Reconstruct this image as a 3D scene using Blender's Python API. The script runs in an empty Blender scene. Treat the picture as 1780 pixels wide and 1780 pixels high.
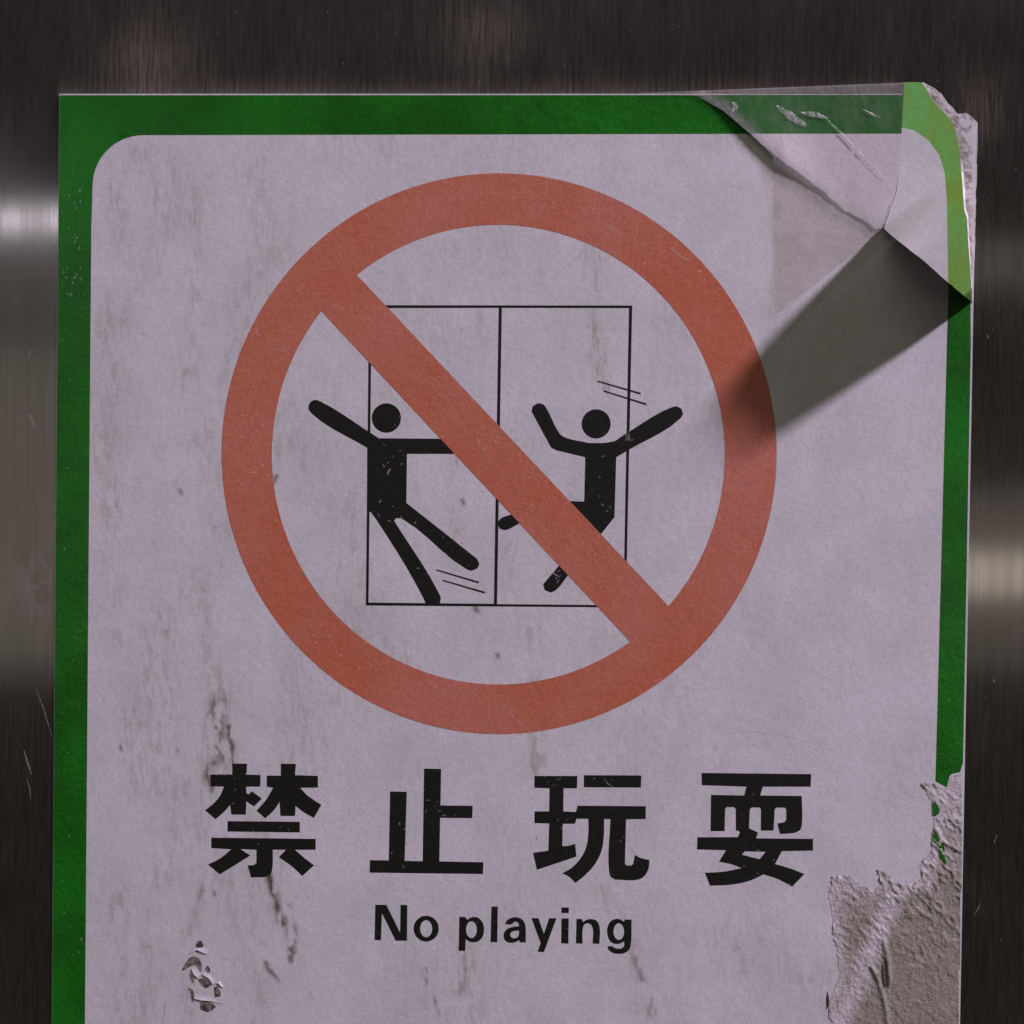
import bpy, math, random
import numpy as np
from mathutils import Vector, Matrix
from mathutils.geometry import tessellate_polygon

random.seed(7)
rng = np.random.default_rng(11)
C = bpy.context.scene.collection

# ------------------------------------------------------------------ camera
U = 0.00016                      # metres of wall per photo pixel
F = 2225.0                       # focal length in photo pixels (45 mm on 36 mm)
D = F * U
yaw, pitch, roll = math.radians(1.9), math.radians(0.8), math.radians(0.56)
cam_data = bpy.data.cameras.new('camera')
cam_data.lens = 45.0; cam_data.sensor_width = 36.0
cam_data.clip_start = 0.01; cam_data.clip_end = 50.0
cam = bpy.data.objects.new('camera', cam_data); C.objects.link(cam)
cpos = Vector((math.sin(yaw) * D, -math.cos(yaw) * math.cos(pitch) * D, math.sin(pitch) * D))
fwd = (-cpos).normalized()
R = fwd.to_track_quat('-Z', 'Y').to_matrix() @ Matrix.Rotation(roll, 3, 'Z')
cam.matrix_world = Matrix.Translation(cpos) @ R.to_4x4()
bpy.context.scene.camera = cam

# ------------------------------------------------------------------ world, lamps, exposure
sc = bpy.context.scene
sc.view_settings.view_transform = 'Standard'
sc.view_settings.look = 'None'
sc.view_settings.exposure = 0.0
sc.view_settings.gamma = 1.0
w = bpy.data.worlds.new('World'); sc.world = w; w.use_nodes = True
w.node_tree.nodes['Background'].inputs[0].default_value = (1.0, 0.93, 0.84, 1)
w.node_tree.nodes['Background'].inputs[1].default_value = 0.021

def area_lamp(name, loc, target, sx, sy, power, col, shape='RECTANGLE'):
    l = bpy.data.lights.new(name, 'AREA'); l.shape = shape
    l.size = sx
    if shape in ('RECTANGLE', 'ELLIPSE'): l.size_y = sy
    l.energy = power; l.color = col
    o = bpy.data.objects.new(name, l); C.objects.link(o)
    o.location = loc
    o.rotation_euler = (Vector(target) - Vector(loc)).to_track_quat('-Z', 'Y').to_euler()
    return o

TH = math.radians(77.5)                                    # key lamp's angle off the wall's normal
kd = Vector((0.790 * math.sin(TH), -math.cos(TH), 0.613 * math.sin(TH)))
area_lamp('key_lamp', kd * 5.0, (0, 0, 0), 0.40, 0.40, 618.0, (0.86, 0.745, 1.0), 'DISK')
area_lamp('overhead_fill', (-0.3, -1.1, 1.9), (0, 0, 0), 2.2, 1.4, 8.0, (1.0, 0.95, 0.72))  # added soft fill from overhead to lift the shadows, outside the steel's mirrored view
def mirror_lamp(name, px0, px1, py0, py1, Z, power, col):
    """a lamp Z metres in front of the wall, standing where the steel mirrors it at that height"""
    k = 1 + Z / D
    x0, x1 = (px0 - 890) * U * k, (px1 - 890) * U * k
    z0, z1 = (890 - py0) * U * k, (890 - py1) * U * k
    cx, cz = (x0 + x1) / 2, (z0 + z1) / 2
    area_lamp(name, (cx, -Z, cz), (cx, 0, cz), abs(x1 - x0), abs(z1 - z0), power, col)
mirror_lamp('tube_lamp', -900, 300, 398, 424, 2.0, 0.60, (0.80, 0.80, 1.0))
mirror_lamp('wall_lamp', -900, 500, 440, 1230, 2.0, 0.42, (1.0, 0.94, 0.94))
mirror_lamp('wall_lamp', -900, 500, 640, 1190, 2.02, 0.35, (1.0, 0.96, 0.88))
mirror_lamp('wall_lamp', 1000, 2700, 870, 1180, 2.4, 0.33, (1.0, 0.93, 0.88))
mirror_lamp('far_lamp', 1100, 2700, 980, 1050, 2.38, 0.62, (1.0, 0.93, 0.92))
mirror_lamp('far_lamp', 1300, 2700, 440, 520, 2.4, 0.10, (0.92, 0.9, 1.0))

# ------------------------------------------------------------------ helpers
def at(px, py, h=0.0):
    """photo pixel -> point on the plane h metres in front of the steel"""
    d = R @ Vector(((px - 890) / F, (890 - py) / F, -1.0))
    t = (-h - cpos.y) / d.y
    return cpos + d * t

Rn = np.array(R); cp = np.array(cpos)
def at_np(px, py, h):
    px = np.asarray(px, float); py = np.asarray(py, float); h = np.broadcast_to(np.asarray(h, float), px.shape)
    loc = np.stack([(px - 890) / F, (890 - py) / F, -np.ones_like(px)], -1)
    d = loc @ Rn.T
    t = (-h - cp[1]) / d[..., 1]
    return cp + d * t[..., None]

def sstep(a, b, x):
    t = np.clip((np.asarray(x, float) - a) / (b - a), 0, 1)
    return t * t * (3 - 2 * t)

def vnoise(x, y, seed=0):
    """smooth value noise, 0..1"""
    g = np.random.default_rng(seed).random((256, 256))
    xi = np.floor(x).astype(int); yi = np.floor(y).astype(int)
    fx = x - xi; fy = y - yi
    fx = fx * fx * (3 - 2 * fx); fy = fy * fy * (3 - 2 * fy)
    a = g[yi % 256, xi % 256]; b = g[yi % 256, (xi + 1) % 256]
    c = g[(yi + 1) % 256, xi % 256]; d = g[(yi + 1) % 256, (xi + 1) % 256]
    return (a * (1 - fx) + b * fx) * (1 - fy) + (c * (1 - fx) + d * fx) * fy
def fbm(x, y, seed=0, n=4):
    s = 0; a = 0.5; tot = 0
    for k in range(n):
        s = s + a * vnoise(x * 2 ** k, y * 2 ** k, seed + k); tot += a; a *= 0.5
    return s / tot

def link(name, me, mat, parent=None, smooth=False):
    o = bpy.data.objects.new(name, me); C.objects.link(o)
    if mat:
        me.materials.append(getattr(mat, 'm', mat))
    if smooth:
        me.polygons.foreach_set('use_smooth', [True] * len(me.polygons))
    if parent: o.parent = parent
    return o

def smooth_outline(pts, corner=46, n=5):
    """Catmull-Rom through the points, corners sharper than `corner` degrees kept"""
    P = [Vector((p[0], p[1])) for p in pts]; m = len(P)
    tan = []
    for i in range(m):
        a = P[i] - P[i - 1]; b = P[(i + 1) % m] - P[i]
        if a.length < 1e-6 or b.length < 1e-6: tan.append(None); continue
        ang = math.degrees(a.angle(b))
        tan.append(None if ang > corner or len(pts[i]) > 2 else (a / a.length + b / b.length).normalized())
    out = []
    for i in range(m):
        j = (i + 1) % m; p, q = P[i], P[j]; L = (q - p).length
        if tan[i] is None and tan[j] is None:
            out.append(p); continue
        t0 = (tan[i] * L) if tan[i] is not None else (q - p)
        t1 = (tan[j] * L) if tan[j] is not None else (q - p)
        for k in range(n):
            u = k / n
            out.append(p * (2*u**3 - 3*u*u + 1) + t0 * (u**3 - 2*u*u + u) + q * (-2*u**3 + 3*u*u) + t1 * (u**3 - u*u))
    return [(v.x, v.y) for v in out]

def flat_shape(name, loops, h, mat, parent, smooth=False, corner=46, wob=0.0):
    """flat print: first loop is the outline, the others are holes (photo pixels)"""
    loops = [smooth_outline(l, corner) if smooth else [p[:2] for p in l] for l in loops]
    if wob:
        loops = [[(x + random.uniform(-wob, wob), y + random.uniform(-wob, wob)) for x, y in l] for l in loops]
    vs = [at(x, y, h) for l in loops for x, y in l]
    tris = tessellate_polygon([[Vector((x, -y, 0)) for x, y in l] for l in loops])
    me = bpy.data.meshes.new(name)
    fs = []
    for t in tris:
        a, b, c = (vs[i] for i in t)
        n = (b - a).cross(c - a)
        if n.length < 1e-16: continue
        fs.append(tuple(t) if n.y < 0 else tuple(reversed(t)))
    me.from_pydata([tuple(v) for v in vs], [], fs); me.update()
    return link(name, me, mat, parent)

def grid_mesh(name, px, py, h, mat, parent=None, attrs=None, keep=None, smooth=True):
    """px, py, h: (rows, cols) arrays; attrs: name -> array; keep: bool per quad"""
    r, c = px.shape
    co = at_np(px, py, h).reshape(-1, 3)
    i = np.arange(r * c).reshape(r, c)
    q = np.stack([i[:-1, :-1], i[1:, :-1], i[1:, 1:], i[:-1, 1:]], -1).reshape(-1, 4)
    if keep is not None: q = q[keep.reshape(-1)]
    used = np.unique(q); remap = np.zeros(r * c, int); remap[used] = np.arange(len(used))
    co = co[used]; q = remap[q]
    me = bpy.data.meshes.new(name)
    me.vertices.add(len(co)); me.vertices.foreach_set('co', co.astype(np.float32).ravel())
    me.loops.add(q.size); me.loops.foreach_set('vertex_index', q.ravel().astype(np.int32))
    me.polygons.add(len(q)); me.polygons.foreach_set('loop_start', np.arange(0, q.size, 4, dtype=np.int32))
    me.update(calc_edges=True); me.validate()
    for k, v in (attrs or {}).items():
        a = me.attributes.new(k, 'FLOAT', 'POINT'); a.data.foreach_set('value', v.reshape(-1)[used].astype(np.float32))
    return link(name, me, mat, parent, smooth)

def ellipse(cx, cy, rx, ry, n=64, a0=0, a1=None):
    a1 = 2 * math.pi if a1 is None else a1
    return [(cx + rx * math.cos(a0 + (a1 - a0) * k / n), cy + ry * math.sin(a0 + (a1 - a0) * k / n)) for k in range(n)]

def crop(ox, oy, s):
    return lambda *pts: [(ox + p[0] / s, oy + p[1] / s, *p[2:]) for p in pts]

def chain(pts, n):
    """n points spaced evenly along a polyline"""
    p = np.array(pts, float); L = np.r_[0, np.cumsum(np.hypot(*np.diff(p, axis=0).T))]
    t = np.linspace(0, L[-1], n)
    return np.interp(t, L, p[:, 0]), np.interp(t, L, p[:, 1])

def inside(px, py, poly):
    r = np.zeros(px.shape, bool); n = len(poly)
    for i in range(n):
        x0, y0 = poly[i]; x1, y1 = poly[(i + 1) % n]
        if y0 == y1: continue
        cond = ((y0 > py) != (y1 > py)) & (px < (x1 - x0) * (py - y0) / (y1 - y0) + x0)
        r ^= cond
    return r

# ------------------------------------------------------------------ materials
class M:
    def __init__(s, name):
        s.m = bpy.data.materials.new(name); s.m.use_nodes = True
        s.nt = s.m.node_tree; s.b = s.nt.nodes['Principled BSDF']; s.out = s.nt.nodes['Material Output']
        s.tc = s.n('ShaderNodeNewGeometry')
    def n(s, t, **kw):
        x = s.nt.nodes.new(t)
        for k, v in kw.items(): setattr(x, k, v)
        return x
    def l(s, a, b): s.nt.links.new(a, b)
    def map(s, scale):
        x = s.n('ShaderNodeMapping'); x.inputs['Scale'].default_value = scale
        s.l(s.tc.outputs['Position'], x.inputs['Vector']); return x.outputs[0]
    def noise(s, scale, detail=3, rough=0.55, stretch=(1, 1, 1)):
        x = s.n('ShaderNodeTexNoise'); x.inputs['Scale'].default_value = scale
        x.inputs['Detail'].default_value = detail; x.inputs['Roughness'].default_value = rough
        s.l(s.map(stretch), x.inputs['Vector']); return x.outputs['Fac']
    def ramp(s, fac, a, b, va=0.0, vb=1.0):
        x = s.n('ShaderNodeMapRange'); x.interpolation_type = 'SMOOTHSTEP'
        x.inputs['From Min'].default_value = a; x.inputs['From Max'].default_value = b
        x.inputs['To Min'].default_value = va; x.inputs['To Max'].default_value = vb
        s.l(fac, x.inputs['Value']); return x.outputs['Result']
    def math(s, op, a, b):
        x = s.n('ShaderNodeMath', operation=op)
        for i, v in enumerate((a, b)):
            if isinstance(v, (int, float)): x.inputs[i].default_value = v
            else: s.l(v, x.inputs[i])
        return x.outputs[0]
    def mix(s, fac, a, b, mode='MIX'):
        x = s.n('ShaderNodeMix', data_type='RGBA', blend_type=mode)
        if isinstance(fac, (int, float)): x.inputs[0].default_value = fac
        else: s.l(fac, x.inputs[0])
        for i, v in ((6, a), (7, b)):
            if isinstance(v, tuple): x.inputs[i].default_value = (*v, 1)
            else: s.l(v, x.inputs[i])
        return x.outputs[2]
    def attr(s, name):
        x = s.n('ShaderNodeAttribute', attribute_name=name); return x.outputs['Fac']
    def bump(s, height, strength, dist, prev=None):
        x = s.n('ShaderNodeBump'); x.inputs['Strength'].default_value = strength; x.inputs['Distance'].default_value = dist
        s.l(height, x.inputs['Height'])
        if prev is not None: s.l(prev, x.inputs['Normal'])
        return x.outputs[0]
    def grain(s, col, amt):
        """colour mottling at about the size of the paper's fibres"""
        g = s.ramp(s.noise(1500, 2, 0.7), 0.3, 0.7, 1 - amt, 1 + amt * 0.6)
        cb = s.n('ShaderNodeCombineColor')
        for i in range(3): s.l(g, cb.inputs[i])
        return s.mix(1.0, col, cb.outputs[0], 'MULTIPLY')
    def base(s, col):
        if isinstance(col, tuple): s.b.inputs['Base Color'].default_value = (*col, 1)
        else: s.l(col, s.b.inputs['Base Color'])

PAPER = (0.66, 0.62, 0.625)
DIRT = (0.115, 0.085, 0.045)
def vinyl_bump(m, k=1.0):
    a = m.noise(420, 3, 0.6)
    b = m.noise(1700, 2, 0.6)
    n = m.bump(a, 0.10 * k, 0.0012)
    n = m.bump(b, 0.10 * k, 0.0004, n)
    m.l(n, m.b.inputs['Normal'])

def paper_material(name, ink=None, dirt=True):
    m = M(name)
    col = m.mix(m.ramp(m.noise(48, 6, 0.68), 0.34, 0.70), PAPER, (0.575, 0.555, 0.545))
    col = m.mix(m.ramp(m.noise(90, 4, 0.6, (1, 1, 0.22)), 0.52, 0.8, 0, 0.22), col, (0.47, 0.43, 0.39))
    if dirt:
        col = m.mix(m.attr('haze'), col, (0.385, 0.355, 0.285))
        col = m.mix(m.attr('dirt'), col, DIRT)
    if ink:
        if len(ink) == 2: ink = m.mix(m.ramp(m.noise(95, 4, 0.65, (1, 1, 0.35)), 0.36, 0.66), ink[0], ink[1])
        col = m.mix(m.ramp(m.attr('band'), -0.7, 0.7), col, ink)
    m.base(m.grain(col, 0.085))
    m.b.inputs['Roughness'].default_value = 0.42
    m.b.inputs['Specular IOR Level'].default_value = 0.3
    vinyl_bump(m, 0.4)
    return m

def ink_material(name, col, worn, wear_lo, rough=0.42, grain=0.13, spec=0.35, k=0.6, fade=None):
    m = M(name)
    c = col
    if fade: c = m.mix(m.ramp(m.noise(26, 4, 0.6), 0.35, 0.68), c, fade)
    # scuffs: clusters of small abraded flecks where the ink is gone
    fleck = m.ramp(m.noise(1000, 2, 0.5, (1, 1, 1.5)), wear_lo, wear_lo + 0.06)
    clus = m.ramp(m.noise(38, 2, 0.5), 0.46, 0.66)
    f = m.math('MULTIPLY', fleck, clus)
    sc_ = m.ramp(m.noise(300, 3, 0.65, (1, 1, 0.5)), 0.70, 0.80, 0, 0.5)
    f = m.math('MAXIMUM', f, sc_)
    c = m.mix(f, c, worn)
    m.base(m.grain(c, grain))
    m.b.inputs['Roughness'].default_value = rough
    m.b.inputs['Specular IOR Level'].default_value = spec
    vinyl_bump(m, k)
    if k > 1: m.l(m.b.inputs['Normal'].links[0].from_socket, m.b.inputs['Coat Normal'])
    return m

mat_paper = paper_material('printed_paper')
mat_green = ink_material('green_ink', (0.009, 0.100, 0.005), (0.05, 0.18, 0.04), 0.70, rough=0.36, spec=0.22, k=1.2, fade=(0.012, 0.175, 0.009))
mat_green.b.inputs['Coat Weight'].default_value = 0.4; mat_green.b.inputs['Coat Roughness'].default_value = 0.09
mat_red = ink_material('red_ink', (0.51, 0.142, 0.070), (0.60, 0.36, 0.31), 0.66, fade=(0.53, 0.180, 0.122), spec=0.32)
mat_black = ink_material('black_ink', (0.013, 0.012, 0.009), (0.16, 0.15, 0.13), 0.69, rough=0.5, spec=0.22, grain=0.2)
mat_line = ink_material('thin_line_ink', (0.02, 0.016, 0.012), (0.1, 0.09, 0.08), 0.74, rough=0.5, spec=0.2)

m = M('torn_paper')
c = m.mix(m.ramp(m.noise(120, 4, 0.6), 0.35, 0.7), (0.60, 0.55, 0.54), (0.50, 0.455, 0.42))
c = m.mix(m.attr('tone'), c, (0.30, 0.265, 0.21))
c = m.mix(m.attr('dirt'), c, (0.05, 0.035, 0.03))
m.base(m.grain(c, 0.22)); m.b.inputs['Roughness'].default_value = 0.9; m.b.inputs['Specular IOR Level'].default_value = 0.1
nb = m.bump(m.noise(900, 3, 0.7), 0.35, 0.0006); m.l(nb, m.b.inputs['Normal'])
mat_torn = m.m
m = M('grime'); m.base(m.grain((0.035, 0.026, 0.022), 0.3)); m.b.inputs['Roughness'].default_value = 0.9
mat_grime = m.m

# brushed stainless steel, grain vertical
m = M('brushed_steel')
lines = m.noise(3000, 3, 0.65, (1, 1, 0.006))
wide = m.noise(420, 4, 0.6, (1, 1, 0.012))
cv = m.n('ShaderNodeCombineXYZ'); cv.inputs[0].default_value = 1.0
col = m.mix(m.ramp(lines, 0.25, 0.75), (0.325, 0.294, 0.253), (0.395, 0.362, 0.318))
col = m.mix(m.ramp(wide, 0.35, 0.7, 0, 0.55), col, (0.29, 0.26, 0.225))
m.base(col)
m.b.inputs['Metallic'].default_value = 1.0
m.b.inputs['Anisotropic'].default_value = 0.96
m.l(cv.outputs[0], m.b.inputs['Tangent'])
m.l(m.ramp(wide, 0.3, 0.7, 0.125, 0.145), m.b.inputs['Roughness'])
nb = m.bump(lines, 0.03, 0.0002); m.l(nb, m.b.inputs['Normal'])
b2 = m.n('ShaderNodeBsdfPrincipled'); m.l(col, b2.inputs['Base Color'])
b2.inputs['Metallic'].default_value = 1.0; b2.inputs['Anisotropic'].default_value = 0.85; b2.inputs['Roughness'].default_value = 0.27
m.l(cv.outputs[0], b2.inputs['Tangent']); m.l(nb, b2.inputs['Normal'])
steel = m.n('ShaderNodeMixShader'); m.l(m.ramp(m.noise(120, 4, 0.6, (1, 1, 0.3)), 0.3, 0.7, 0.14, 0.36), steel.inputs[0])
m.l(m.b.outputs[0], steel.inputs[1]); m.l(b2.outputs[0], steel.inputs[2])
# grease, dust and old adhesive and a speckled pale patch on the metal: a dull film over it
dull = m.n('ShaderNodeBsdfDiffuse'); dull.inputs['Color'].default_value = (0.30, 0.262, 0.21, 1)
mx = m.n('ShaderNodeMixShader')
sm = m.math('MULTIPLY', m.attr('smudge'), m.ramp(m.noise(1100, 4, 0.7, (1, 1, 0.07)), 0.15, 0.95))
m.l(sm, mx.inputs[0]); m.l(steel.outputs[0], mx.inputs[1]); m.l(dull.outputs[0], mx.inputs[2]); m.l(mx.outputs[0], m.out.inputs[0])
mat_steel = m.m

m = M('clear_tape_film')
m.base((0.55, 0.515, 0.50)); m.b.inputs['Roughness'].default_value = 0.36
vinyl_bump(m, 1.5)
tr = m.n('ShaderNodeBsdfTransparent'); tr.inputs[0].default_value = (0.97, 0.955, 0.94, 1)
mx = m.n('ShaderNodeMixShader')
m.l(m.math('ADD', m.ramp(m.noise(190, 4, 0.7, (1, 1, 0.6)), 0.35, 0.8, 0.03, 0.14), m.math('MULTIPLY', m.attr('lip'), 0.22)), mx.inputs[0])
m.l(tr.outputs[0], mx.inputs[1]); m.l(m.b.outputs[0], mx.inputs[2]); m.l(mx.outputs[0], m.out.inputs[0])
mat_tape = m.m
m = M('tape_crease_sheen'); m.base((0.62, 0.58, 0.58)); m.b.inputs['Roughness'].default_value = 0.5  # pale see-through film: soft highlights painted along the tape's creases
tr = m.n('ShaderNodeBsdfTransparent'); mx = m.n('ShaderNodeMixShader'); m.l(m.ramp(m.noise(700, 3, 0.7), 0.3, 0.7, 0.05, 0.8), mx.inputs[0])
m.l(tr.outputs[0], mx.inputs[1]); m.l(m.b.outputs[0], mx.inputs[2]); m.l(mx.outputs[0], m.out.inputs[0])
mat_crease_sheen = m.m

# ------------------------------------------------------------------ the steel panel
gx, gy = np.meshgrid(np.arange(-1400, 3200, 8.0), np.arange(-1300, 3100, 8.0))
sm = 0.10 + 0.55 * np.exp(-((gx - 255) / 75) ** 2 - ((gy - 95) / 60) ** 2)
sm += 0.30 * np.exp(-((gx - 255) / 60) ** 2 - ((gy - 150) / 40) ** 2)
edge = np.exp(-np.clip(163 - gy, 0, 999) / 14) * ((gx > 100) & (gx < 1560) & (gy < 175)) * (0.35 + 0.5 * fbm(gx / 60, gy / 60, 5))
sm += edge
sm += 0.35 * np.exp(-((gx - 840) / 90) ** 2 - ((gy - 60) / 60) ** 2) + 0.4 * np.exp(-((gx - 1700) / 40) ** 2 - ((gy - 200) / 60) ** 2)
sm += 0.5 * np.exp(-((gx - 60) / 45) ** 2 - ((gy - 1020) / 70) ** 2) * (fbm(gx / 14, gy / 22, 9) > 0.45)  # speckled pale patch on the left strip
sm = np.clip(sm * (0.5 + fbm(gx / 130, gy / 130, 3)), 0, 0.85)
panel = grid_mesh('steel_panel', gx, gy, 0.0, mat_steel, None, {'smudge': sm})
panel['label'] = 'brushed stainless steel panel with vertical grain, behind the green bordered sticker'
panel['category'] = 'metal panel'
sol = panel.modifiers.new('thickness', 'SOLIDIFY'); sol.thickness = 0.0015; sol.offset = -1

# ------------------------------------------------------------------ the sticker
HP = 0.00022                     # the sheet's front face stands this far off the steel
L1, L2, L3, L4 = HP + 8e-6, HP + 1.6e-5, HP + 2.4e-5, HP + 3.2e-5
root = bpy.data.objects.new('warning_sticker', None); C.objects.link(root)
root.location = at(890, 2160, 0); bpy.context.view_layer.update()
root['label'] = 'worn white warning sticker with green border, red no symbol and black lettering'
root['category'] = 'sticker'
inv = root.matrix_world.inverted()
def under(o, parent=root):
    return o
YB = 2160
def xl(y): return 103 - (y - 163) * 0.0082          # outer edges of the sheet
def xr(y): return 1699 - (y - 163) * 0.0187
def xil(y): return 159.5 - (y - 300) * 0.0080       # inner edge of the green border
def xir(y): return 1650.5 - (y - 430) * 0.0262 if y < 480 else 1649.2 - (y - 480) * 0.0262

# dirt and yellowing in the sheet
rows = int((YB - 163) / 3.2); cols = 500
vv = np.linspace(0, 1, rows)[:, None]; uu = np.linspace(0, 1, cols)[None, :]
gy = 163 + (YB - 163) * vv + 0 * uu
gx = (103 - (gy - 163) * 0.0082) * (1 - uu) + (1699 - (gy - 163) * 0.0187) * uu
def seg_dist(px, py, pts):
    d = np.full(px.shape, 1e9)
    for (x0, y0), (x1, y1) in zip(pts[:-1], pts[1:]):
        dx, dy = x1 - x0, y1 - y0
        t = np.clip(((px - x0) * dx + (py - y0) * dy) / (dx * dx + dy * dy + 1e-9), 0, 1)
        d = np.minimum(d, np.hypot(px - x0 - t * dx, py - y0 - t * dy))
    return d
wx = gx + 14 * (fbm(gx / 24, gy / 40, 21) - 0.5) + 5 * (fbm(gx / 7, gy / 9, 22) - 0.5)
wy = gy + 10 * (fbm(gx / 24, gy / 40, 23) - 0.5)
brk = fbm(gx / 9, gy / 22, 31, 4)
dirt = np.zeros(gx.shape); haze = np.zeros(gx.shape)
def streak(pts, wdt, k, lo=0.35, hi=0.6):
    global dirt
    s = np.exp(-(seg_dist(wx, wy, pts) / wdt) ** 2) * sstep(lo, hi, brk) * k
    dirt = np.maximum(dirt, s)
def film(pts, wdt, k):
    global haze
    s = np.exp(-(seg_dist(wx, wy, pts) / wdt) ** 2) * (0.12 + 1.25 * sstep(0.40, 0.66, fbm(gx / 4.2 + gy / 160, gy / 27, 41, 5)) * sstep(0.25, 0.6, fbm(gx / 26, gy / 60, 43))) * k
    haze = np.maximum(haze, s)
streak([(398, 1262), (405, 1300), (409, 1330)], 4.5, 1.0, 0.3, 0.5)
streak([(378, 1225), (386, 1315)], 15, 0.8, 0.46, 0.60)
streak([(392, 1300), (402, 1330)], 9, 0.7, 0.42, 0.56)
streak([(371, 1328), (360, 1345), (372, 1378)], 6, 0.8)
streak([(466, 1522), (474, 1552)], 8, 1.15, 0.25, 0.45)
streak([(474, 1552), (485, 1585), (491, 1606)], 6.5, 0.95, 0.32, 0.5)
streak([(503, 1570), (498, 1600), (508, 1630), (505, 1665)], 9, 0.85, 0.42, 0.58)
streak([(507, 1600), (512, 1632)], 7, 0.7, 0.4, 0.55)
streak([(462, 1672), (470, 1688), (484, 1702)], 3.5, 0.8, 0.4, 0.55)
streak([(350, 1540), (342, 1565)], 9, 0.5, 0.5, 0.62)
streak([(372, 1552), (373, 1557)], 3.5, 0.8, 0.1, 0.2)
streak([(308, 1302), (309, 1305)], 4, 0.5, 0.1, 0.2)
streak([(209, 1296), (211, 1302)], 3.5, 0.7, 0.1, 0.2)
streak([(480, 828), (482, 838)], 4, 0.8, 0.1, 0.3)
streak([(824, 1056), (830, 1060)], 5, 0.8, 0.1, 0.3)
streak([(863, 1136), (864, 1141)], 3, 0.7, 0.1, 0.2)
streak([(196, 850), (200, 880)], 6, 0.4, 0.4, 0.6)
streak([(308, 840), (312, 860)], 5, 0.5, 0.4, 0.6)
streak([(802, 868), (804, 874)], 3, 0.7, 0.1, 0.2)
streak([(1232, 964), (1235, 966)], 2.5, 0.5, 0.1, 0.2)
streak([(935, 1455), (930, 1462), (924, 1472)], 3, 0.6, 0.5, 0.6)
streak([(748, 1650), (742, 1668), (735, 1685), (752, 1730), (762, 1760)], 4, 0.55, 0.42, 0.6)
streak([(800, 1660), (806, 1700), (798, 1720)], 12, 0.4, 0.5, 0.65)
streak([(1105, 1665), (1125, 1720), (1132, 1760)], 6, 0.55, 0.42, 0.6)
film([(262, 1230), (268, 1400), (285, 1800)], 4, 0.65)
film([(222, 1290), (238, 1430)], 2.5, 0.5)
film([(385, 1180), (395, 1330)], 24, 0.6)
film([(345, 1000), (372, 1200), (345, 1460), (320, 1800)], 16, 0.4)
film([(330, 330), (345, 450), (325, 600), (330, 760)], 24, 0.42)
film([(240, 270), (205, 330), (190, 420)], 26, 0.45)
film([(200, 640), (190, 900), (200, 1100)], 22, 0.40)
film([(300, 300), (295, 420)], 14, 0.4)
film([(1030, 400), (1025, 560), (1045, 650), (1080, 740)], 13, 0.75)
film([(1080, 740), (1090, 765)], 7, 0.5)
film([(795, 770), (790, 870), (805, 1000)], 13, 0.6)
film([(835, 520), (840, 600)], 8, 0.4)
film([(620, 760), (600, 1000), (640, 1180)], 26, 0.32)
film([(520, 760), (560, 860)], 34, 0.38)
film([(930, 1190), (932, 1350)], 16, 0.6)
film([(885, 960), (930, 1110)], 22, 0.42)
film([(700, 1130), (720, 1180)], 34, 0.4)
film([(780, 430), (850, 440)], 24, 0.25)
film([(1045, 1550), (1090, 1600), (1120, 1800)], 15, 0.45)
film([(800, 1640), (830, 1800)], 36, 0.45)
film([(210, 1560), (260, 1680), (220, 1800)], 46, 0.42)
film([(1260, 1640), (1420, 1720)], 60, 0.30)
film([(1240, 1300), (1330, 1290)], 5, 0.4)
for _ in range(90):
    sx_, sy_ = rng.uniform(170, 1600), rng.uniform(250, 1760); rr = rng.uniform(1.2, 2.8)
    i0, i1 = np.searchsorted(gy[:, 0], [sy_ - 14, sy_ + 14]); sl = slice(i0, i1)
    dirt[sl] = np.maximum(dirt[sl], rng.uniform(0.15, 0.55) * np.exp(-(np.hypot(wx[sl] - sx_, wy[sl] - sy_) / rr) ** 2))
haze = np.maximum(haze, 0.42 * sstep(0.46, 0.74, fbm(gx / 90, gy / 190, 51, 3)) * (0.15 + sstep(0.42, 0.68, fbm(gx / 4.5 - gy / 120, gy / 20, 53, 5))) * (0.45 + 0.55 * sstep(900, 300, gx)))
# grubby sheet next to the taped tear
tapez = inside(gx, gy, [(1342, 285), (1540, 398), (1345, 552)])
haze = np.maximum(haze, tapez * (0.22 + 0.22 * sstep(0.3, 0.8, fbm(gx / 26, gy / 26, 61))))
cut = inside(gx + 4 * (fbm(gx / 8, gy / 8, 15) - 0.5), gy, [(1590, 100), (1590, 150), (1622, 156), (1646, 180), (1664, 200), (1682, 204), (1699, 222), (1720, 222), (1720, 100)])
cut = cut[:-1, :-1] | cut[1:, 1:]
sheet = grid_mesh('paper_sheet', gx, gy, HP, mat_paper, root, keep=~cut, attrs={'dirt': np.clip(dirt, 0, 1), 'haze': np.clip(haze * (0.5 + 0.9 * fbm(gx / 5, gy / 9, 55)), 0, 0.9)})

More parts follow.
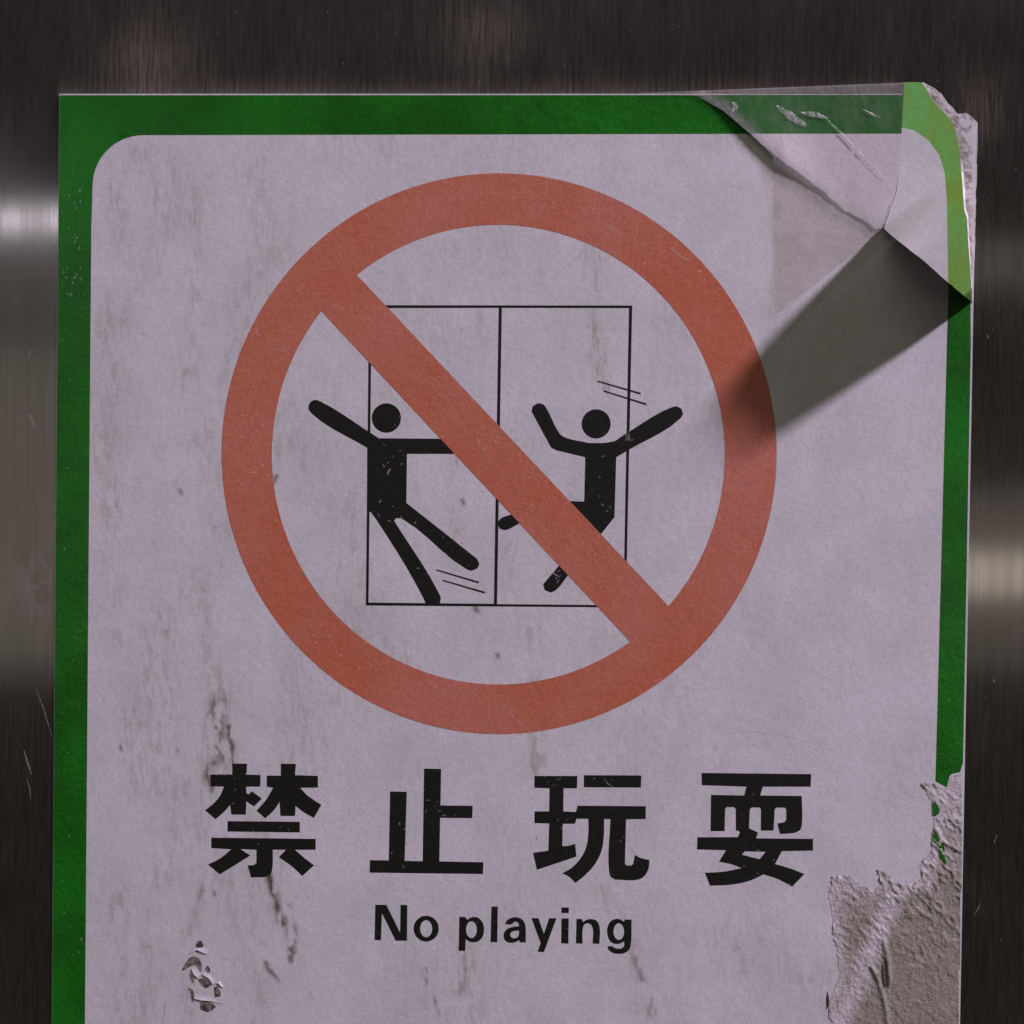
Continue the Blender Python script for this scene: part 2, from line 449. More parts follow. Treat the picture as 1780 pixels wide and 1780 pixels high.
# green border, torn away below the right-hand corner
arc = lambda cx, cy, r, a0, a1, n=14: [(cx + r * math.cos(math.radians(a0 + (a1 - a0) * k / n)), cy - r * math.sin(math.radians(a0 + (a1 - a0) * k / n))) for k in range(n + 1)]
r_ = 86
border = [(xl(165) + 0.3, 165.5), (1345, 165.2), (1345, 232.5)]
border += arc(161.0 + r_ + 2, 237 + r_, r_ + 2, 90, 180)
border += [(xil(y), y) for y in (400, 700, 1000, 1400, 1750, 2095)]
border += [(1300, 2100), (1310, 2128), (1302, YB - 2), (xl(YB) + 0.3, YB - 2)]
flat_shape('green_border', [border], L1, mat_green, root)
border = [(xir(482), 482), (xr(492) - 6, 492)]
border += [(xr(y) - 3.2, y) for y in (600, 900, 1200, 1325)]
border += [(1669, 1342), (1662, 1344), (1655, 1345), (1650, 1350), (1648, 1360), (1645, 1369), (1637, 1364), (1626, 1358)]
border += [(xir(y), y) for y in (1340, 1100, 800, 600)]
flat_shape('green_border', [border], L1, mat_green, root)
g = crop(1580, 1320, 11.125)
flat_shape('green_scrap', [g((470, 812), (515, 825), (560, 900), (592, 950), (590, 1020), (545, 1082), (482, 1078))], L4 + 1.2e-4, mat_green, root)
flat_shape('green_scrap', [g((470, 1345), (520, 1440), (585, 1530), (650, 1580), (680, 1690), (700, 1800), (640, 1760), (560, 1660), (480, 1640))], L4 + 1.2e-4, mat_green, root)
g = crop(1380, 1280, 3.56)
flat_shape('green_scrap', [g((896, 676), (918, 690), (932, 740), (948, 800), (930, 780), (905, 745))], L4 + 1.2e-4, mat_green, root)

# red prohibition ring and slash
ecx, ecy, erx, ery = 866.4, 790.2, 393.8, 399.6
def ang(p): return math.atan2((p[1] - ecy) / ery, (p[0] - ecx) / erx)
a_ul, a_lr = ang((619.7, 477)), ang((1161.7, 1053))
b_ul, b_lr = ang((560.1, 542)), ang((1093.6, 1113))
def arc_e(a0, a1, n=60): return [(ecx + erx * math.cos(a0 + (a1 - a0) * k / n), ecy + ery * math.sin(a0 + (a1 - a0) * k / n)) for k in range(n + 1)]
hole1 = arc_e(a_ul, a_lr)
hole2 = arc_e(b_lr, b_ul + 2 * math.pi)
flat_shape('prohibition_symbol', [ellipse(867.7, 788.6, 482.4, 487.5, 160), hole1, hole2], L3, mat_red, root)

# lift doors
flat_shape('lift_outline', [[(641.5, 530.5), (1099, 531), (1088, 1056), (636, 1052.5)],
                            [(646, 535.6), (867, 535.2), (858.6, 1049.6), (640.6, 1047.4)],
                            [(872.4, 535.2), (1093.4, 535.6), (1083.6, 1052), (864, 1050)]], L1, mat_black, root)

# the two figures
a = crop(520, 660, 5.933); b = crop(600, 900, 5.933)
body = (a((98, 300), (100, 262), (128, 222), (170, 208), (218, 224), (735, 548), (822, 604, 1), (1640, 610), (1650, 765), (1112, 765, 1), (1106, 1270, 1))
        + b((1310, 384), (1360, 425), (1384, 475), (1365, 522), (1300, 545), (1245, 525), (600, 18), (560, 4), (520, 8), (508, 36),
            (968, 780), (986, 828), (976, 882), (830, 882), (812, 838), (312, 4)) + a((738, 1362), (700, 1368), (703, 702), (128, 346)))
f1 = flat_shape('stick_figure', [body], L2, mat_black, root, True, 40)
f1['label'] = 'stick figure leaning on the left door, one leg kicked out'
flat_shape('head', [ellipse(*a((900, 395))[0], 25.3, 25.5, 40)], L2, mat_black, f1)
a = crop(850, 640, 4.239)
body = a((314, 318), (322, 280), (362, 257), (402, 268), (428, 304), (520, 480), (545, 502), (735, 551, 1), (850, 550), (925, 538, 1), (1035, 466), (1345, 288), (1385, 280),
         (1420, 300), (1430, 338), (1408, 372), (1030, 602), (938, 656, 1), (925, 1098, 1), (578, 1532), (492, 1636), (458, 1653), (412, 1636),
         (400, 1592), (510, 1462), (720, 1225), (560, 1110), (420, 1060), (220, 1146), (122, 1192), (78, 1182), (62, 1140), (88, 1106), (165, 1078), (380, 984),
         (702, 983), (710, 656), (502, 606, 1), (462, 586), (438, 548, 1))
f2 = flat_shape('stick_figure', [body], L2, mat_black, root, True, 40)
f2['label'] = 'stick figure jumping with both arms raised before the right door'
flat_shape('head', [ellipse(*a((790, 410))[0], 25.2, 25.4, 40)], L2, mat_black, f2)
def line(p, q, w):
    dx, dy = q[0] - p[0], q[1] - p[1]; L = math.hypot(dx, dy); nx, ny = -dy / L * w / 2, dx / L * w / 2
    flat_shape('motion_line', [[(p[0] + nx * .7, p[1] + ny * .7), (q[0] + nx, q[1] + ny), (q[0] - nx, q[1] - ny), (p[0] - nx * .7, p[1] - ny * .7)]], L4, mat_line, root)
for p, q in ((b((940, 537), (1380, 667))), (b((1008, 645), (1442, 772))), (a((800, 95), (1118, 187))), (a((845, 167), (1160, 266)))):
    line(p, q, 3.0)

# lettering
def glyph(name, loops, corner=34, smooth=True):
    return flat_shape(name, loops, L1, mat_black, root, smooth, corner)
k = crop(350, 1320, 8.09)
kin = [k((436, 60), (642, 60), (638, 215), (832, 218), (830, 384), (632, 384), (632, 472), (665, 492), (712, 448), (852, 552), (740, 662), (632, 590), (626, 778), (422, 775), (405, 640), (330, 728), (200, 842), (52, 716), (180, 612), (262, 510), (318, 384), (128, 378), (128, 212), (434, 212)),
       k((1118, 62), (1330, 62), (1318, 222), (1640, 232), (1640, 396), (1390, 400), (1490, 505), (1688, 640), (1582, 825), (1430, 736), (1325, 655), (1318, 797), (1112, 795), (1100, 600), (1030, 705), (900, 830), (775, 722), (905, 575), (1010, 400), (920, 384), (920, 228), (1118, 228)),
       k((368, 868), (1385, 878), (1385, 1028), (368, 1015)),
       k((140, 1100), (1608, 1118), (1608, 1272), (1318, 1272), (1430, 1370), (1585, 1490), (1420, 1640), (1270, 1502), (1090, 1375), (1190, 1272), (1005, 1268), (995, 1560), (975, 1618), (930, 1645), (700, 1660), (650, 1490), (735, 1488), (775, 1458), (775, 1272), (550, 1262), (690, 1352), (480, 1482), (260, 1618), (95, 1480), (270, 1388), (420, 1265), (140, 1248))]
def multi(name, outlines, holes=()):
    """several separate strokes of one character in one mesh"""
    parts_ = [smooth_outline(o, 34) for o in outlines]
    vs, fs = [], []
    for i, o in enumerate(parts_):
        loops = [o] + [smooth_outline(h, 34) for j, h in holes if j == i]
        flat = [p for l in loops for p in l]; off = len(vs)
        pts = [at(x, y, L1) for x, y in flat]
        for t in tessellate_polygon([[Vector((x, -y, 0)) for x, y in l] for l in loops]):
            A, B, Cc = (pts[q] for q in t); n = (B - A).cross(Cc - A)
            if n.length < 1e-16: continue
            t = tuple(t) if n.y < 0 else tuple(reversed(t)); fs.append(tuple(q + off for q in t))
        vs += [tuple(p) for p in pts]
    me = bpy.data.meshes.new(name); me.from_pydata(vs, [], fs); me.update()
    return link(name, me, mat_black, root)
multi('chinese_character', kin)
k = crop(300, 1250, 2.967)
multi('chinese_character', [k((1297, 255), (1385, 257), (1382, 445), (1548, 447), (1546, 511), (1380, 509), (1376, 734), (1603, 738), (1601, 799), (1016, 792), (1018, 727), (1115, 729), (1122, 373), (1208, 375), (1197, 731), (1290, 733))])
k = crop(910, 1330, 7.739)
multi('chinese_character', [k((148, 145), (725, 145), (720, 312), (540, 312), (535, 622), (705, 630), (730, 545), (1645, 552), (1645, 725), (1380, 728), (1365, 1325), (1385, 1350), (1450, 1350), (1475, 1328), (1500, 1208), (1580, 1250), (1695, 1275), (1680, 1400), (1625, 1495), (1550, 1538), (1230, 1540), (1170, 1500), (1150, 1420), (1170, 728), (1085, 725), (1080, 960), (1050, 1150), (970, 1320), (840, 1470), (700, 1585), (610, 1500), (520, 1455), (650, 1380), (790, 1220), (850, 1080), (872, 920), (872, 722), (712, 722), (695, 788), (530, 790), (522, 1090), (600, 1085), (695, 1058), (712, 1230), (440, 1322), (180, 1408), (128, 1180), (335, 1150), (345, 785), (148, 780), (148, 622), (345, 622), (350, 312), (145, 305)),
                            k((812, 135), (1585, 138), (1580, 302), (812, 298))])
k = crop(1200, 1330, 7.739)
multi('chinese_character', [k((150, 105), (1625, 120), (1620, 290), (975, 290), (940, 408), (1500, 415), (1500, 800), (1482, 872), (1420, 905), (1330, 920), (1205, 925), (1172, 785), (1262, 770), (1290, 740), (1290, 595), (1268, 572), (1155, 572), (1135, 597), (1120, 880), (948, 880), (950, 592), (928, 570), (822, 570), (800, 597), (790, 850), (910, 905), (885, 985), (1650, 992), (1650, 1150), (1232, 1158), (1140, 1330), (1340, 1388), (1535, 1465), (1370, 1635), (1180, 1535), (985, 1470), (800, 1555), (550, 1608), (265, 1622), (195, 1448), (450, 1432), (690, 1385), (540, 1330), (385, 1300), (480, 1145), (90, 1135), (95, 970), (640, 968), (665, 905), (650, 885), (612, 880), (612, 592), (590, 565), (490, 565), (468, 592), (462, 888), (272, 888), (278, 400), (725, 408), (755, 290), (155, 270))],
      [(0, k((730, 1160), (1015, 1165), (930, 1265), (695, 1205)))])
k = crop(640, 1560, 7.417)
def ell(kk, cx, cy, rx, ry, n=28):
    return kk(*ellipse(cx, cy, rx, ry, n))
glyph('letter', [k((92, 95), (235, 95), (412, 455), (418, 95), (505, 98), (500, 558), (355, 558), (178, 205), (165, 552), (82, 550))], smooth=False)
glyph('letter', [ell(k, 748, 402, 163, 167), ell(k, 748, 403, 78, 110)], smooth=False)
glyph('letter', [k((1175, 250), (1252, 252), (1280, 288), (1318, 262), (1370, 252), (1430, 270), (1478, 330), (1494, 415), (1476, 505), (1420, 565), (1350, 578), (1296, 566), (1258, 535), (1250, 690), (1168, 688)), ell(k, 1332, 415, 70, 108)], 42)
glyph('letter', [k((1590, 118), (1672, 118), (1665, 578), (1578, 575))], smooth=False)
k = crop(870, 1560, 7.417)
glyph('letter', [k((58, 342), (85, 295), (140, 263), (205, 256), (270, 278), (312, 330), (325, 400), (325, 580), (252, 580), (240, 553), (190, 576), (130, 586), (75, 568), (42, 520), (46, 460), (85, 408), (150, 382), (236, 372), (234, 338), (215, 318), (178, 315), (145, 346)),
                 k((238, 428), (170, 435), (132, 456), (124, 486), (148, 520), (190, 526), (226, 505), (238, 470))], 50)
glyph('letter', [k((398, 265), (490, 268), (560, 470), (628, 268), (722, 268), (560, 705), (478, 700), (518, 590))], smooth=False)
multi('letter', [k((787, 130), (882, 130), (880, 202), (785, 200)), k((787, 270), (880, 270), (876, 596), (782, 592))])
glyph('letter', [k((980, 275), (1055, 278), (1062, 318), (1115, 286), (1185, 280), (1245, 306), (1278, 380), (1275, 598), (1188, 595), (1190, 400), (1165, 346), (1122, 330), (1080, 352), (1062, 400), (1058, 595), (972, 592))], 44)
glyph('letter', [k((1690, 286), (1606, 284), (1590, 312), (1545, 284), (1490, 276), (1420, 308), (1380, 385), (1378, 475), (1408, 556), (1466, 596), (1530, 598), (1592, 568), (1596, 615), (1572, 650), (1525, 662), (1470, 650), (1440, 630), (1378, 630), (1392, 672), (1445, 714), (1520, 728), (1600, 716), (1658, 675), (1680, 600)), ell(k, 1526, 440, 68, 106)], 50)

# ------------------------------------------------------------------ torn corner
LX, LY = -0.790, 0.613                                     # the way shadows run in the picture
TEAR = [(1222, 166), (1262, 192), (1300, 228), (1345, 268), (1395, 305), (1435, 336), (1470, 368), (1500, 382), (1522, 398), (1535, 397)]
def lift(px, py):
    """height of the lifted corner: a fold that starts at the notch in the tear"""
    v = 0.613 * (px - 1535) + 0.790 * (py - 395)
    t = v / 198.0
    k = np.clip((t + 0.03) / 0.45, 0, 1)
    return HP + 1.35e-4 + 0.0148 * sstep(-0.03, 0.46, t) * (1 - sstep(0.90, 1.06, t)) + 0.125 * U * np.clip(1690 - px, 0, 999) / 0.79 * np.sin(np.pi * k) ** 1.5
def taped_h(px, py):
    d = seg_dist(px, py, TEAR)
    s = np.clip((px - 1222) / (1535 - 1222), 0, 1)
    pk = np.interp(s, [0, 0.25, 0.45, 0.62, 0.8, 1.0], [0.00015, 0.0006, 0.0008, 0.0003, 0.0001, 0.0002])
    return HP + 1.2e-4 + pk * np.exp(-(d / 55) ** 2)
def band_taped(px, py): return 232.5 - py
def ruled(ax, ay, bx, by, n):
    t = np.linspace(0, 1, n)[None, :]
    return ax[:, None] * (1 - t) + bx[:, None] * t, ay[:, None] * (1 - t) + by[:, None] * t
# the half held down by the tape
N = 150
tx, ty = chain(TEAR, N)
ty = ty + 2.2 * (fbm(tx / 9, ty / 9, 71) - 0.5) * 2
top = [(1222, 165.2), (1400, 165.0), (1571.5, 165.0), (1568, 235), (1558, 330), (1536, 396)]
bx, by = chain(top, N)
px, py = ruled(tx, ty, bx, by, 40)
mat_taped = paper_material('taped_corner_print', (0.013, 0.130, 0.010), dirt=False)
tp = grid_mesh('taped_corner', px, py, taped_h(px, py), mat_taped.m, root, {'band': band_taped(px, py)})
tp['label'] = 'torn strip of the corner held flat under the tape'
# the half that stands off the steel
hinge = [(1572, 143.5), (1569, 190), (1567, 235), (1559, 330), (1537, 396)]
N1 = 60
edge = [(1535, 396), (1553, 412), (1578, 432), (1604, 452), (1640, 484), (1662, 503), (1690, 526)]
out = [(1573, 143), (1590, 142.6), (1603, 143.5), (1612, 158), (1622, 176), (1640, 194), (1655, 212), (1662, 232), (1668, 262), (1673, 320), (1676, 365), (1681, 378), (1683, 420), (1687, 470), (1690, 525)]
hx, hy = chain(hinge, 90); ex, ey = chain(edge, 90)
lx = np.r_[hx, ex[1:]]; ly = np.r_[hy, ey[1:]]
ly[90:] += 2.0 * (fbm(lx[90:] / 12, ly[90:] / 12, 73) - 0.5)
ox, oy = chain(out, len(lx))
px, py = ruled(lx, ly, ox, oy, 44)
# inner edge of the printed border on the lifted corner
inner = [(1500, 221), (1568, 222), (1590, 227), (1614, 244), (1632, 268), (1642, 300), (1646, 350), (1647, 420), (1648, 490), (1649, 560)]
def side(px, py):
    d = seg_dist(px, py, inner)
    ins = inside(px, py, inner + [(1300, 560), (1300, 221)])
    return np.where(ins, -d, d)
mat_faded = paper_material('lifted_corner_print', ((0.150, 0.43, 0.090), (0.20, 0.36, 0.050)), dirt=False)
lf = grid_mesh('lifted_corner', px, py, lift(px, py), mat_faded.m, root, {'band': side(px, py)})
lf['label'] = 'torn corner lifting off the steel, its border faded to light green'
# torn backing; its unseen drop from the lifted edge is added to block light
base = [(1604, 143), (1622, 152), (1636, 162), (1646, 178), (1656, 186), (1664, 198), (1680, 196), (1692, 206), (1700, 214), (1699, 260), (1697, 330), (1695, 420), (1692, 500), (1691, 529)]
o2x, o2y = chain(out[2:], 120); b2x, b2y = chain(base, 120)
b2x = b2x + 3.0 * (fbm(b2y / 8, b2x / 8, 81) - 0.5); 
px, py = ruled(o2x, o2y, b2x, b2y, 16)
t = np.linspace(0, 1, 16)[None, :]
hh = (lift(o2x, o2y) - 1e-4 - HP)[:, None] * np.clip(1 - t / 0.13, 0, 1) + HP * (1 - 0.4 * t)
hh = hh + 0.00035 * (fbm(px / 8, py / 8, 83) - 0.3) * np.sin(np.pi * t)
torn_edge = grid_mesh('torn_edge', px, py, hh, mat_torn, root, {'dirt': 0.35 * sstep(0.55, 0.75, fbm(px / 9, py / 9, 85)) * (py < 330), 'tone': 0.15 + 0.5 * sstep(0.4, 0.7, fbm(px / 14, py / 14, 87))})

# the tape over the tear
left = [(1200, 161.5), (1110, 162), (1212, 167), (1258, 193), (1304, 233), (1344, 272), (1347, 400), (1345, 550)]
right = [(1572, 143.3), (1570, 190), (1567, 235), (1558, 330), (1540, 398)]
ax, ay = chain(left[1:], 110); bx, by = chain(right, 110)
px, py = ruled(ax, ay, bx, by, 90)
tape_h = np.maximum(taped_h(px, py), HP) + 8e-5 + 1.5e-4 * fbm(px / 30, py / 30, 91)
tape_me = grid_mesh('clear_tape', px, py, tape_h, mat_tape, None, {'lip': (py < 162.5) * 1.0 + 0.6 * (np.linspace(0, 1, 110)[:, None] < 0.012) * (px > 0) + 1.5 * np.exp(-(seg_dist(px, py, TEAR) / 11) ** 2)})  # denser on the top strip; along the tear, added haze lightens its shadow
tape_me['label'] = 'clear yellowed strip of tape stuck over the torn top right corner'
tape_me['category'] = 'tape'
def crease_sheen(pts, wd, hgt):
    n = len(pts); ps = smooth_outline(pts + pts[::-1][1:-1], 180, 3)[:3 * (n - 1) + 1]
    vs, fs = [], []
    for i, (x, y) in enumerate(ps):
        q = ps[min(i + 1, len(ps) - 1)]; p = ps[max(i - 1, 0)]
        dx, dy = q[0] - p[0], q[1] - p[1]; L = math.hypot(dx, dy) or 1
        ww = wd * (0.25 + 0.75 * math.sin(math.pi * i / (len(ps) - 1))) * random.uniform(0.8, 1.2)
        h0 = float(taped_h(np.array([x]), np.array([y]))[0]) + 2.6e-4
        for s_, hz in ((-1, 0), (0, hgt), (1, 0)):
            vs.append(tuple(at(x - dy / L * ww * s_, y + dx / L * ww * s_, h0 + hz)))
        if i:
            o = 3 * (i - 1)
            fs += [(o, o + 1, o + 4, o + 3), (o + 1, o + 2, o + 5, o + 4)]
    me = bpy.data.meshes.new('tape_crease_sheen'); me.from_pydata(vs, [], fs); me.update()
    return link('crease_sheen', me, mat_crease_sheen, tape_me)
crease_sheen([(1412, 200), (1432, 203), (1445, 216), (1462, 232), (1490, 262), (1515, 288), (1540, 312)], 2.6, 4e-5)
crease_sheen([(1350, 184), (1372, 200), (1390, 212), (1402, 218)], 7, 4e-5)
crease_sheen([(1392, 196), (1420, 200), (1440, 206)], 5, 4e-5)
crease_sheen([(1272, 178), (1279, 184), (1270, 196)], 5, 4e-5)
crease_sheen([(1500, 190), (1515, 198), (1531, 205)], 2.0, 4e-5)
crease_sheen([(1536, 396), (1541, 388), (1546, 372), (1552, 352)], 2.2, 8e-5)

# ------------------------------------------------------------------ torn patch, lower right
PATCH = [(1443, 1800), (1440, 1740), (1458, 1700), (1455, 1660), (1446, 1610), (1442, 1560), (1444, 1524), (1462, 1520), (1481, 1522), (1500, 1538), (1520, 1545), (1530, 1535),
         (1525, 1506), (1538, 1512), (1556, 1530), (1572, 1536), (1592, 1535), (1601, 1520), (1597, 1502), (1606, 1490), (1620, 1484), (1622, 1440), (1624, 1400),
         (1600, 1365), (1606, 1358), (1626, 1360), (1637, 1366), (1645, 1371), (1650, 1352), (1660, 1346), (1674, 1344), (1673.5, 1400), (1671, 1600), (1668, 1745), (1662, 2150), (1300, 2150), (1340, 1960)]
nx = np.arange(1290, 1682, 2.4); ny = np.arange(1340, 2150, 2.4)
px, py = np.meshgrid(nx, ny)
jx = px + 9 * (fbm(px / 13, py / 13, 101) - 0.5); jy = py + 9 * (fbm(px / 13, py / 13, 102) - 0.5)
jx = np.where(px > 1655, px, jx); jy = np.where(px > 1655, py, jy)
ins = inside(jx, jy, PATCH) & (px < 1699 - (py - 163) * 0.0187 + 1.0)
keep = ins[:-1, :-1] & ins[1:, :-1] & ins[1:, 1:] & ins[:-1, 1:]
# short raised burrs of torn fibre, leaning with the direction of the tear
ru = (px * 0.64 + py * 0.77); rv = (-px * 0.77 + py * 0.64)
rn = 1 - np.abs(2 * fbm(ru / 21, rv / 8.5, 111, 3) - 1)
amp = 0.35 + 0.65 * sstep(1720, 1520, py)
hh = HP + 2.5e-5 + amp * (0.00016 * sstep(0.70, 0.99, rn) * sstep(0.36, 0.60, fbm(px / 22, py / 22, 113)) + 0.00004 * fbm(px / 9, py / 9, 115))
hh += 0.00022 * np.exp(-(seg_dist(px, py, [(1536, 1634), (1541, 1655), (1547, 1705), (1545, 1712)]) / 4.0) ** 2)
hh += 0.00020 * np.exp(-(seg_dist(px, py, [(1515, 1680), (1525, 1700), (1538, 1742), (1545, 1790)]) / 4.0) ** 2)
hh += 0.00020 * np.exp(-(seg_dist(px, py, [(1627, 1441), (1638, 1462), (1665, 1478)]) / 3.0) ** 2)
bd = seg_dist(px, py, [q for q in PATCH if q[0] < 1640])
crk = np.exp(-(seg_dist(px, py, [(1540, 1672), (1541, 1690), (1543, 1712)]) / 3.0) ** 2)
crk = np.maximum(crk, np.exp(-(seg_dist(px, py, [(1439, 1722), (1438, 1745), (1441, 1760)]) / 2.6) ** 2))
grid_mesh('torn_patch', px, py, hh, mat_torn, root, {'dirt': np.clip(crk * 1.1, 0, 1), 'tone': np.clip(1.15 * sstep(1400, 1600, py + 0.35 * (px - 1560) + 90 * (fbm(px / 30, py / 30, 117) - 0.5)) * sstep(0, 34, bd) * (0.55 + 0.7 * fbm(px / 16, py / 16, 119)) , 0, 1)}, keep)['label'] = 'grey torn backing paper where the print has been scraped away'
flat_shape('crack', [[(1540, 1668), (1543, 1676), (1544, 1694), (1545, 1710), (1542, 1716), (1539, 1704), (1538, 1688)]], HP + 0.00034, mat_grime, root)
flat_shape('crack', [[(1438, 1722), (1441, 1734), (1441, 1748), (1437, 1756), (1436, 1738)]], L4, mat_grime, root)

# ------------------------------------------------------------------ chipped spot, lower left: dark pits under curled flakes of paper
k = crop(300, 1600, 6.846)
pits = [((270, 310), (300, 240), (345, 242), (375, 300), (340, 330)),
        ((105, 600), (170, 480), (240, 430), (310, 450), (350, 540), (330, 620), (290, 640), (300, 560), (260, 530), (190, 560), (140, 590)),
        ((385, 570), (420, 535), (450, 590), (445, 630), (400, 605)),
        ((195, 630), (235, 670), (258, 730), (240, 755), (215, 700)),
        ((300, 700), (360, 690), (430, 740), (470, 770), (400, 810), (340, 770)),
        ((490, 800), (530, 780), (572, 850), (570, 905), (500, 915)),
        ((180, 800), (240, 830), (255, 900), (250, 980), (225, 960), (215, 880)),
        ((320, 980), (400, 960), (470, 985), (520, 1030), (420, 1090), (330, 1060))]
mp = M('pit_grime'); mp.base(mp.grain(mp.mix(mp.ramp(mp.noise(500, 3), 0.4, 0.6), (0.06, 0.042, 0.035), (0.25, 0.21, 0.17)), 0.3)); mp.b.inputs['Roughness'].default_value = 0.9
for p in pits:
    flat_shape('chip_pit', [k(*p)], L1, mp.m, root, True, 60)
mf = paper_material('flake_paper', dirt=False).m
def flake(pts, rise):
    """a curled scrap of paper: free edge first, hinge last"""
    P = k(*pts); n = len(P) // 2
    A = P[:n]; B = P[n:][::-1]
    ax, ay = chain(A, 14); bx, by = chain(B, 14)
    px, py = ruled(ax, ay, bx, by, 8); t = np.linspace(0, 1, 8)[None, :]
    hh = HP + 5e-5 + rise * np.sin(np.linspace(0.25, math.pi, 14))[:, None] ** 0.5 * (1 - t) ** 1.5 if False else HP + 5e-5 + rise * (1 - t) ** 1.6 * (0.4 + 0.6 * np.sin(np.linspace(0, math.pi, 14)))[:, None]
    o = grid_mesh('paper_flake', px, py, hh, mf, root)
    return o
flake([(205, 400), (290, 350), (390, 400), (470, 390), (390, 320), (250, 330)], 0.00016)
flake([(350, 640), (430, 690), (480, 760), (520, 730), (470, 650), (390, 610)], 0.00016)
flake([(225, 580), (250, 640), (300, 690), (345, 650), (320, 600), (285, 560)], 0.00016)
flake([(250, 930), (330, 950), (460, 960), (600, 1000), (440, 900), (260, 880)], 0.00016)
flake([(500, 770), (540, 740), (590, 800), (620, 790), (570, 720), (520, 720)], 0.00016)

# ------------------------------------------------------------------ scuffs and scratches in the print and on the steel
m = M('scuff'); m.base((0.66, 0.62, 0.63)); m.b.inputs['Roughness'].default_value = 0.6
tr = m.n('ShaderNodeBsdfTransparent'); mx = m.n('ShaderNodeMixShader'); m.l(m.ramp(m.noise(2200, 2, 0.7), 0.3, 0.7, 0.06, 0.38), mx.inputs[0])
m.l(tr.outputs[0], mx.inputs[1]); m.l(m.b.outputs[0], mx.inputs[2]); m.l(mx.outputs[0], m.out.inputs[0])
mat_scuff = m.m
class Marks:
    def __init__(s): s.v = []; s.f = []
    def add(s, pts, wd, h):
        n = len(pts); o = len(s.v)
        for i, (x, y) in enumerate(pts):
            q = pts[min(i + 1, n - 1)]; p = pts[max(i - 1, 0)]
            dx, dy = q[0] - p[0], q[1] - p[1]; L = math.hypot(dx, dy) or 1
            ww = wd * 0.5 * (0.15 + 0.85 * math.sin(math.pi * (i + 0.35) / (n - 0.3))) * random.uniform(0.6, 1.3)
            s.v += [tuple(at(x - dy / L * ww, y + dx / L * ww, h)), tuple(at(x + dy / L * ww, y - dx / L * ww, h))]
            if i: s.f.append((o + 2 * i - 2, o + 2 * i, o + 2 * i + 1, o + 2 * i - 1))
    def fleck(s, x, y, size, h, a=None):
        a = random.uniform(0, math.pi) if a is None else a
        L = size * random.uniform(0.8, 2.6); b = random.uniform(-0.5, 0.5)
        s.add([(x + L * t * math.cos(a + b * t), y + L * t * math.sin(a + b * t)) for t in (-0.5, -0.15, 0.2, 0.5)], size * random.uniform(0.5, 0.95), h)
    def build(s, name, mat, parent):
        me = bpy.data.meshes.new(name); me.from_pydata(s.v, [], s.f); me.update()
        return link(name, me, mat, parent)
HS = L4 + 8e-6
mk = Marks()
def clump(n, x, y, sx, sy, lo, hi, a=None):
    for _ in range(n):
        px_, py_ = random.gauss(x, sx), random.gauss(y, sy)
        mk.fleck(px_, py_, random.uniform(lo, hi) * (1.5 if random.random() < 0.12 else 1), HS, None if a is None else random.gauss(a, 0.35))
clump(26, 872, 760, 34, 22, 2.5, 5.0, 0.25)
clump(10, 775, 660, 30, 30, 2.5, 5, 0.4); clump(12, 905, 835, 26, 26, 2.2, 4.5, 0.9)
clump(12, 1020, 960, 45, 45, 2, 4); clump(14, 1060, 1075, 40, 40, 2, 4.5); clump(8, 660, 560, 40, 40, 2, 4)
clump(10, 520, 490, 25, 45, 2.2, 5, 1.9); clump(8, 470, 620, 22, 40, 2, 5); clump(5, 590, 520, 20, 20, 2.5, 4)
for _ in range(105):
    th = random.uniform(0, 2 * math.pi); r = random.uniform(0.83, 0.995)
    if math.sin(th) < 0 and random.random() < 0.35: continue
    mk.fleck(867.7 + 482 * r * math.cos(th), 788.6 + 487 * r * math.sin(th), random.uniform(1.6, 3.8), HS)
clump(24, 930, 1225, 90, 22, 2, 4.5, 0.3); clump(16, 560, 1080, 45, 55, 2, 4); clump(10, 1290, 960, 22, 60, 2, 4)
clump(9, 680, 800, 14, 30, 2, 4); clump(6, 672, 900, 14, 20, 2, 4); clump(8, 1045, 820, 14, 60, 2, 3.5); clump(8, 1090, 757, 10, 8, 2, 5)
clump(5, 1040, 920, 18, 20, 2, 4); clump(7, 960, 1005, 14, 14, 2, 4.5); clump(4, 690, 740, 10, 12, 2, 3); clump(5, 770, 950, 30, 20, 2, 4)
for x, y, n in ((400, 1365, 7), (470, 1440, 6), (700, 1430, 5), (750, 1400, 8), (690, 1505, 5), (960, 1360, 7), (975, 1420, 6), (1050, 1380, 5), (1085, 1470, 5), (1300, 1400, 4), (1320, 1490, 4)):
    clump(n, x, y, 16, 16, 1.6, 3.2)
for _ in range(34): mk.fleck(random.gauss(128, 13), random.uniform(330, 520), random.uniform(1.8, 3.6), HS, random.gauss(1.57, 0.3))
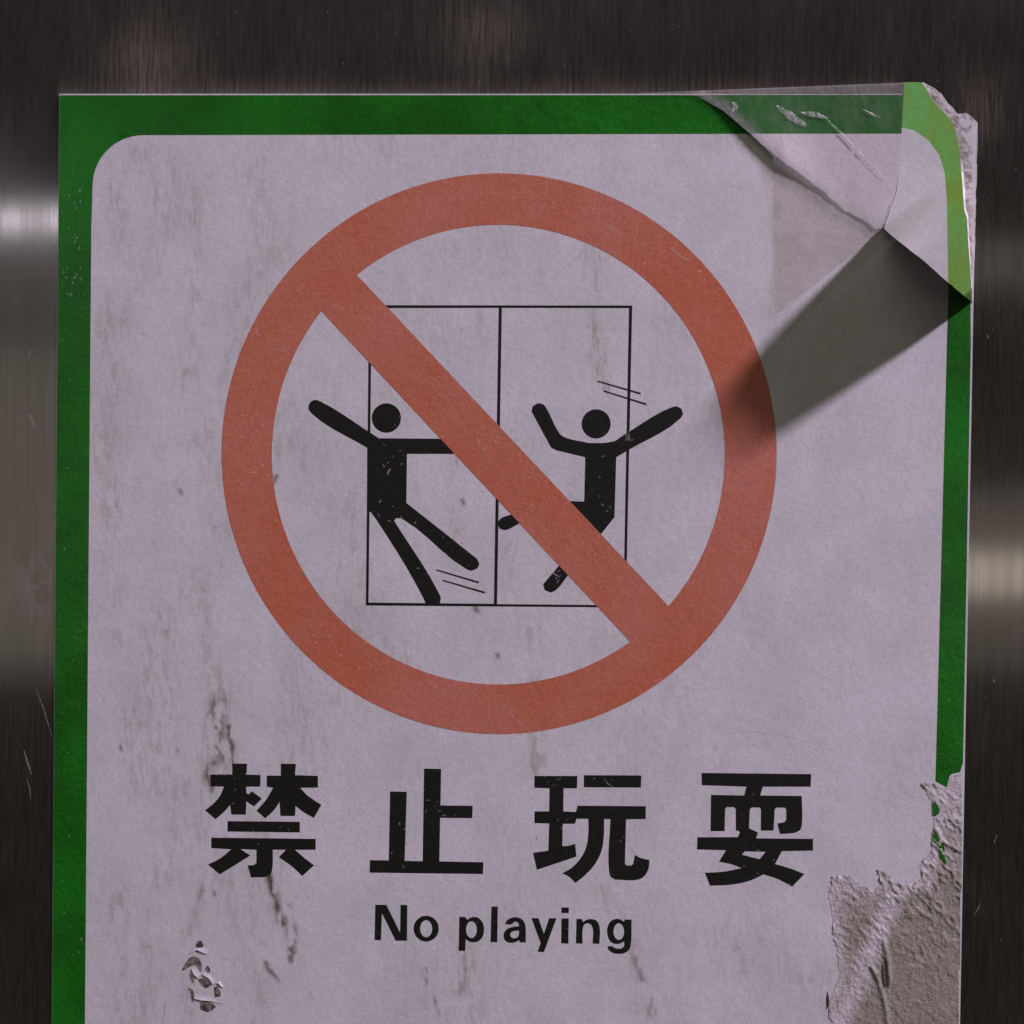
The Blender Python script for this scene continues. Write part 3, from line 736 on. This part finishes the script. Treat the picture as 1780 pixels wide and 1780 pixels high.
for _ in range(22): mk.fleck(random.uniform(100, 145), random.uniform(520, 1700), random.uniform(1.4, 2.8), HS)
for _ in range(8): mk.fleck(random.uniform(1640, 1675), random.uniform(600, 1300), random.uniform(1.4, 2.4), HS)
for _ in range(30): mk.fleck(random.uniform(170, 1600), random.uniform(260, 1700), random.uniform(1.5, 3.2), HS)
for pts, wd in (([(1024, 428), (1005, 447), (985, 463), (968, 478)], 6), ([(1076, 402), (1066, 396), (1052, 392)], 3), ([(885, 1238), (905, 1258), (930, 1278), (945, 1290)], 2.4),
                ([(1240, 1284), (1262, 1274), (1300, 1270), (1350, 1274), (1410, 1290), (1470, 1318)], 2.6), ([(948, 300), (950, 320), (947, 340)], 2), ([(1165, 430), (1185, 447), (1200, 455)], 4),
                ([(1290, 1010), (1312, 1040), (1330, 1090)], 2), ([(1050, 1352), (1056, 1362), (1066, 1368)], 1.6), ([(800, 345), (806, 341), (812, 348)], 2.4)):
    mk.add(pts, wd, HS)
so = mk.build('scuff_marks', mat_scuff, root); so['kind'] = 'stuff'
mk = Marks()
for pts, wd in (([(42, 1305), (48, 1326), (55, 1346)], 3.2), ([(46, 1352), (52, 1372), (53, 1390)], 2), ([(50, 720), (58, 735), (62, 742)], 3), ([(52, 610), (50, 622)], 3), ([(60, 1190), (75, 1230), (92, 1285)], 1.6),
                ([(1704, 1570), (1700, 1580), (1692, 1592)], 1.6), ([(1733, 1452), (1728, 1465)], 2), ([(1715, 580), (1718, 588)], 2.4), ([(1726, 1180), (1729, 1186)], 3)):
    mk.add(pts, wd, 2e-5)
for _ in range(70): mk.fleck(random.uniform(10, 1770), random.uniform(5, 155), random.uniform(0.8, 1.8), 2e-5, 1.57)
for _ in range(40):
    mk.fleck(random.choice((random.uniform(0, 90), random.uniform(1705, 1780))), random.uniform(160, 1780), random.uniform(0.8, 1.8), 2e-5, 1.57)
so = mk.build('scratches', mat_scuff, panel); so['kind'] = 'stuff'

# ------------------------------------------------------------------ parent the parts with their places kept
for o in bpy.data.objects:
    if o.parent is root: o.matrix_parent_inverse = inv
bpy.context.view_layer.update()
